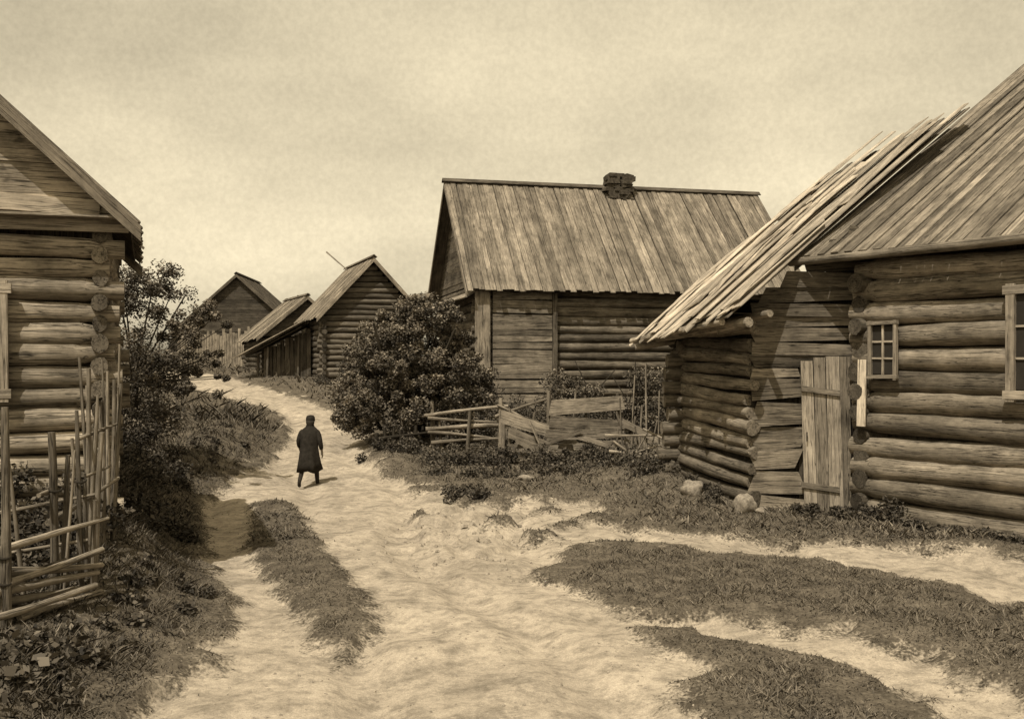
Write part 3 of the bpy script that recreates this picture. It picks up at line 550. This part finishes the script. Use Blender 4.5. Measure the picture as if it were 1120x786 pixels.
patch(2.6,3.6,22.2,25,26,.25,(.6,1.1)); patch(-4.0,-2.4,26.4,27.1,14,.2,(.4,.9),(.4,.8)); patch(5.0,6.6,18.1,18.8,14,.12,(.5,.9),(.25,.5)); patch(6.4,6.9,17.9,18.4,8,.25,(.5,.9),(.4,.6)); patch(-1.3,-.5,20.7,21.4,9,.15,(.5,.9),(.4,.7))
patch(-.5,3.3,30.8,32.3,30,.5); patch(-1.6,-.5,31.5,32.3,14,1.3,(.4,.8)); patch(3.9,4.4,19.8,22,12,.12,(.5,.9),(.3,.6)); patch(-1.0,3.2,27.6,28.6,46,.9,(.5,1.1))
patch(-9.0,-8.4,45,46.5,8,.3,(.5,1),(.5,.9)); patch(-4.4,-2,33,42,30,.5,(.5,1.1))
for i in range(30):
    s_=i/30; x=6.6+.6*s_*7-.4; y=18.4-.8*s_*7-.35; cl.append((x,y,H(x,y)+.04,R(.2,.4),R(.5,1)))
p,s,t=cloud(cl,130,.035,.10,.42); zz=hgt(p[:,0],p[:,1]); p[:,2]=np.maximum(p[:,2],zz+.01); o=leaves('undergrowth',p,s,t,M_weed); o['kind']='stuff'; o['label']='tangled nettles and weeds along fences and walls'; o['category']='weeds'
n=200; x=rng.uniform(-5.2,-3.7,n); y=rng.uniform(6.6,9.3,n); z=hgt(x,y)+rng.uniform(.04,.18,n)
o=leaves('broad_leaf_weeds',np.stack([x,y,z],-1),rng.uniform(.06,.14,n),rng.uniform(.6,1.6,n),M_weed,aspect=.8); o['kind']='stuff'; o['label']='broad burdock leaves beside the path'; o['category']='weeds'

# ---------------------------------------------------------------- stones
def rock(x,y,r,sx=1,sz=.7,tone=1):
    import bmesh
    bm=bmesh.new(); bmesh.ops.create_icosphere(bm,subdivisions=3,radius=r)
    from mathutils import noise as mn
    o3=V((R(0,90),R(0,90),R(0,90)))
    for v in bm.verts:
        k=1+.45*mn.noise(v.co/r*1.1+o3)+.16*mn.noise(v.co/r*3+o3); v.co=V((v.co.x*k*sx,v.co.y*k,v.co.z*k*sz))
    me=bpy.data.meshes.new('field_stone'); bm.to_mesh(me); bm.free(); me.materials.append(M_stone)
    for p in me.polygons: p.use_smooth=True
    o=bpy.data.objects.new('field_stone',me); o.location=(x,y,H(x,y)+r*sz*.35); COL.objects.link(o)
    o['label']='rounded pale field stone lying on the ground by the shed'; o['category']='stone'; o['group']='field stones around the shed'
for q in((3.75,20.9,.24,1.1,.9),(4.42,19.15,.24,.9,1.1),(4.7,18.9,.12,1,.7),(.3,23.3,.14,1.3,.7),(3.3,22.7,.15,1,.8),(6.35,18.25,.11,1.2,.6)): rock(*q)

# ---------------------------------------------------------------- person
def skin(vs,es,rad,root=0,sub=1):
    me=bpy.data.meshes.new('t'); me.from_pydata(vs,es,[]); o=bpy.data.objects.new('t',me); COL.objects.link(o)
    m=o.modifiers.new('s','SKIN'); m.use_smooth_shade=True
    for i,r in enumerate(rad): me.skin_vertices[0].data[i].radius=(r,r); me.skin_vertices[0].data[i].use_root=(i==root)
    m2=o.modifiers.new('b','SUBSURF'); m2.levels=sub; m2.render_levels=sub
    dg=bpy.context.evaluated_depsgraph_get(); out=bpy.data.meshes.new_from_object(o.evaluated_get(dg)); bpy.data.objects.remove(o); return out
px,py=-4.76,23.6; pz=H(px,py)-.01
pe=empty('person',V((px,py,pz)),'person in loose dark knee-length coat and cap walking up the road','person'); pe.rotation_euler=(0,0,math.radians(0))
vs=[(0,0,.86),(0,.01,1.05),(0,.05,1.24),(0,.08,1.36),(0,.11,1.42),(0,.14,1.49),(0,.155,1.555),(0,.155,1.62)]; rad=[.12,.12,.12,.055,.048,.066,.088,.065]; es=[(i,i+1) for i in range(7)]
def ch(par,pts):
    k=par
    for q in pts: vs.append(q[:3]); rad.append(q[3]); es.append((k,len(vs)-1)); k=len(vs)-1
    return k
AR={-1:[(.15,.06,1.31),(.25,.0,1.10),(.25,.12,.92),(.24,.17,.86)],1:[(.15,.06,1.30),(.26,-.03,1.08),(.29,.04,.87),(.295,.07,.80)]}
for s_ in(-1,1):
    P_=[(s_*a,b,c,r) for (a,b,c),r in zip(AR[s_],(.05,.045,.03,.03))]; k=ch(2,P_); hx,hy,hz=P_[-1][:3]
    for f,(dx,L) in enumerate(((-.024,.075),(-.008,.085),(.008,.08),(.024,.062))):
        ch(k,[(hx+dx*.3,hy+.015+dx,hz-.03,.0095),(hx+dx*.35,hy+.025+dx,hz-.03-L*.5,.0085),(hx-s_*.01+dx*.35,hy+.025+dx,hz-.03-L,.0075)])
    ch(k,[(hx-s_*.025,hy+.02,hz-.005,.011),(hx-s_*.035,hy+.045,hz-.04,.009)])
LR=[(.09,0,.84,.085),(.14,.17,.47,.055),(.17,.14,.10,.038),(.19,.27,.04,.033)]; LL=[(-.09,0,.84,.085),(-.14,-.02,.46,.055),(-.18,-.27,.15,.038),(-.19,-.16,.045,.033)]
ch(0,LR); ch(0,LL); ch(6,[(0,.26,1.54,.016)])
me=skin(vs,es,rad); me.materials.clear(); me.materials.append(M_skin); body=bpy.data.objects.new('body',me); COL.objects.link(body); body.parent=pe
def loft(name,rings,mat,seg=28,fold=0,fn=5):
    vs=[];fs=[]
    for (cx,cy,z,rx,ry) in rings:
        for j in range(seg):
            a=2*math.pi*j/seg; f=1+fold*max(0,(1.2-z))*(math.sin(fn*a+z*2)+.5*math.sin(9*a-z*3)); vs.append((cx+rx*f*math.cos(a),cy+ry*f*math.sin(a),z+(.04*math.sin(3*a+1) if z<.5 else 0)))
    for i in range(len(rings)-1):
        for j in range(seg): k=i*seg; fs.append((k+j,k+(j+1)%seg,k+seg+(j+1)%seg,k+seg+j))
    fs.append(tuple(range(seg))); fs.append(tuple(range(len(vs)-seg,len(vs))))
    me=bpy.data.meshes.new(name); me.from_pydata(vs,[],fs); me.materials.append(mat)
    for p in me.polygons: p.use_smooth=True
    o=bpy.data.objects.new(name,me); COL.objects.link(o); o.parent=pe; return o
loft('coat',[(0,.125,1.475,.088,.085),(0,.115,1.43,.105,.10),(0,.10,1.39,.155,.12),(0,.08,1.33,.215,.15),(0,.05,1.2,.228,.17),(0,.02,1.05,.213,.165),(0,.0,.95,.205,.16),(0,0,.9,.215,.17),(0,-.01,.75,.24,.2),(0,-.01,.58,.265,.235),(0,-.01,.40,.29,.265)],M_coat,fold=.13)
for s_ in(-1,1):
    m_=skin([(s_*.12,.07,1.335),(s_*.19,.06,1.30)]+[(s_*AR[s_][1][0],AR[s_][1][1],1.10),(s_*AR[s_][2][0],AR[s_][2][1]-.01,AR[s_][2][2]+.01)],[(0,1),(1,2),(2,3)],[.075,.08,.065,.052]); m_.materials.clear(); m_.materials.append(M_coat); o=bpy.data.objects.new('sleeve',m_); COL.objects.link(o); o.parent=pe
loft('cap',[(0,.155,1.55,.10,.11),(0,.155,1.58,.107,.117),(0,.155,1.64,.104,.11),(0,.155,1.685,.08,.085),(0,.155,1.70,.03,.03)],M_coat)
loft('hair',[(0,.125,1.46,.078,.075),(0,.12,1.505,.097,.093),(0,.13,1.57,.10,.103)],M_boot)
for a in(LR,LL):
    k=a[1]; h=((k[0]+a[2][0])/2,(k[1]+a[2][1])/2-.02,(k[2]+a[2][2])/2)
    m_=skin([(k[0],k[1],k[2]+.04),h,a[2][:3],a[3][:3]],[(0,1),(1,2),(2,3)],[.062,.06,.048,.044]); m_.materials.clear(); m_.materials.append(M_boot); o=bpy.data.objects.new('boot',m_); COL.objects.link(o); o.parent=pe

# ---------------------------------------------------------------- light, sky, camera
el=math.radians(59); az=V((-.43,-.90,0)).normalized(); sdv=V((az.x*math.cos(el),az.y*math.cos(el),math.sin(el)))
L=bpy.data.lights.new('sun','SUN'); L.energy=4.9; L.angle=math.radians(.5); L.color=(1,.935,.83); lo=bpy.data.objects.new('sun',L); COL.objects.link(lo)
lo.rotation_euler=(-sdv).to_track_quat('-Z','Y').to_euler(); lo.location=(-20,-20,30)
w=bpy.data.worlds.new('World'); sc.world=w; w.use_nodes=True; nt=w.node_tree; nt.nodes.clear()
out=N(nt,'ShaderNodeOutputWorld'); bg=N(nt,'ShaderNodeBackground'); nt.links.new(bg.outputs[0],out.inputs[0]); bg.inputs[1].default_value=.1
sk=N(nt,'ShaderNodeTexSky',sky_type='NISHITA'); sk.sun_disc=False; sk.sun_elevation=el; sk.sun_rotation=math.atan2(az.x,az.y); sk.dust_density=3
bw=N(nt,'ShaderNodeRGBToBW'); nt.links.new(sk.outputs[0],bw.inputs[0])
v=math_(nt,'POWER',bw.outputs[0],.7)
tc=N(nt,'ShaderNodeTexCoord').outputs['Generated']; c1=noise(nt,tc,2.4,4,.5,(1,1,2.4)); c2_=noise(nt,tc,190,2,.6); c3=noise(nt,tc,7,5,.55,(1,1,1.8))
v=math_(nt,'MULTIPLY',v,mr(nt,c1,.3,.7,.68,1.14)); v=math_(nt,'MULTIPLY',v,mr(nt,c3,.3,.7,.92,1.06)); v=math_(nt,'MULTIPLY',v,mr(nt,c2_,.3,.7,.94,1.06)); v=math_(nt,'MULTIPLY',v,4.0)
nt.links.new(scalecol(nt,(1,.865,.60),v),bg.inputs[0])
cam=bpy.data.cameras.new('camera'); co_=bpy.data.objects.new('camera',cam); COL.objects.link(co_); co_.location=(0,0,3.0); co_.rotation_euler=(math.radians(90),0,0)
cam.sensor_width=36; cam.lens=36*1100/1120; cam.clip_end=3000; cam.clip_start=.1; sc.camera=co_
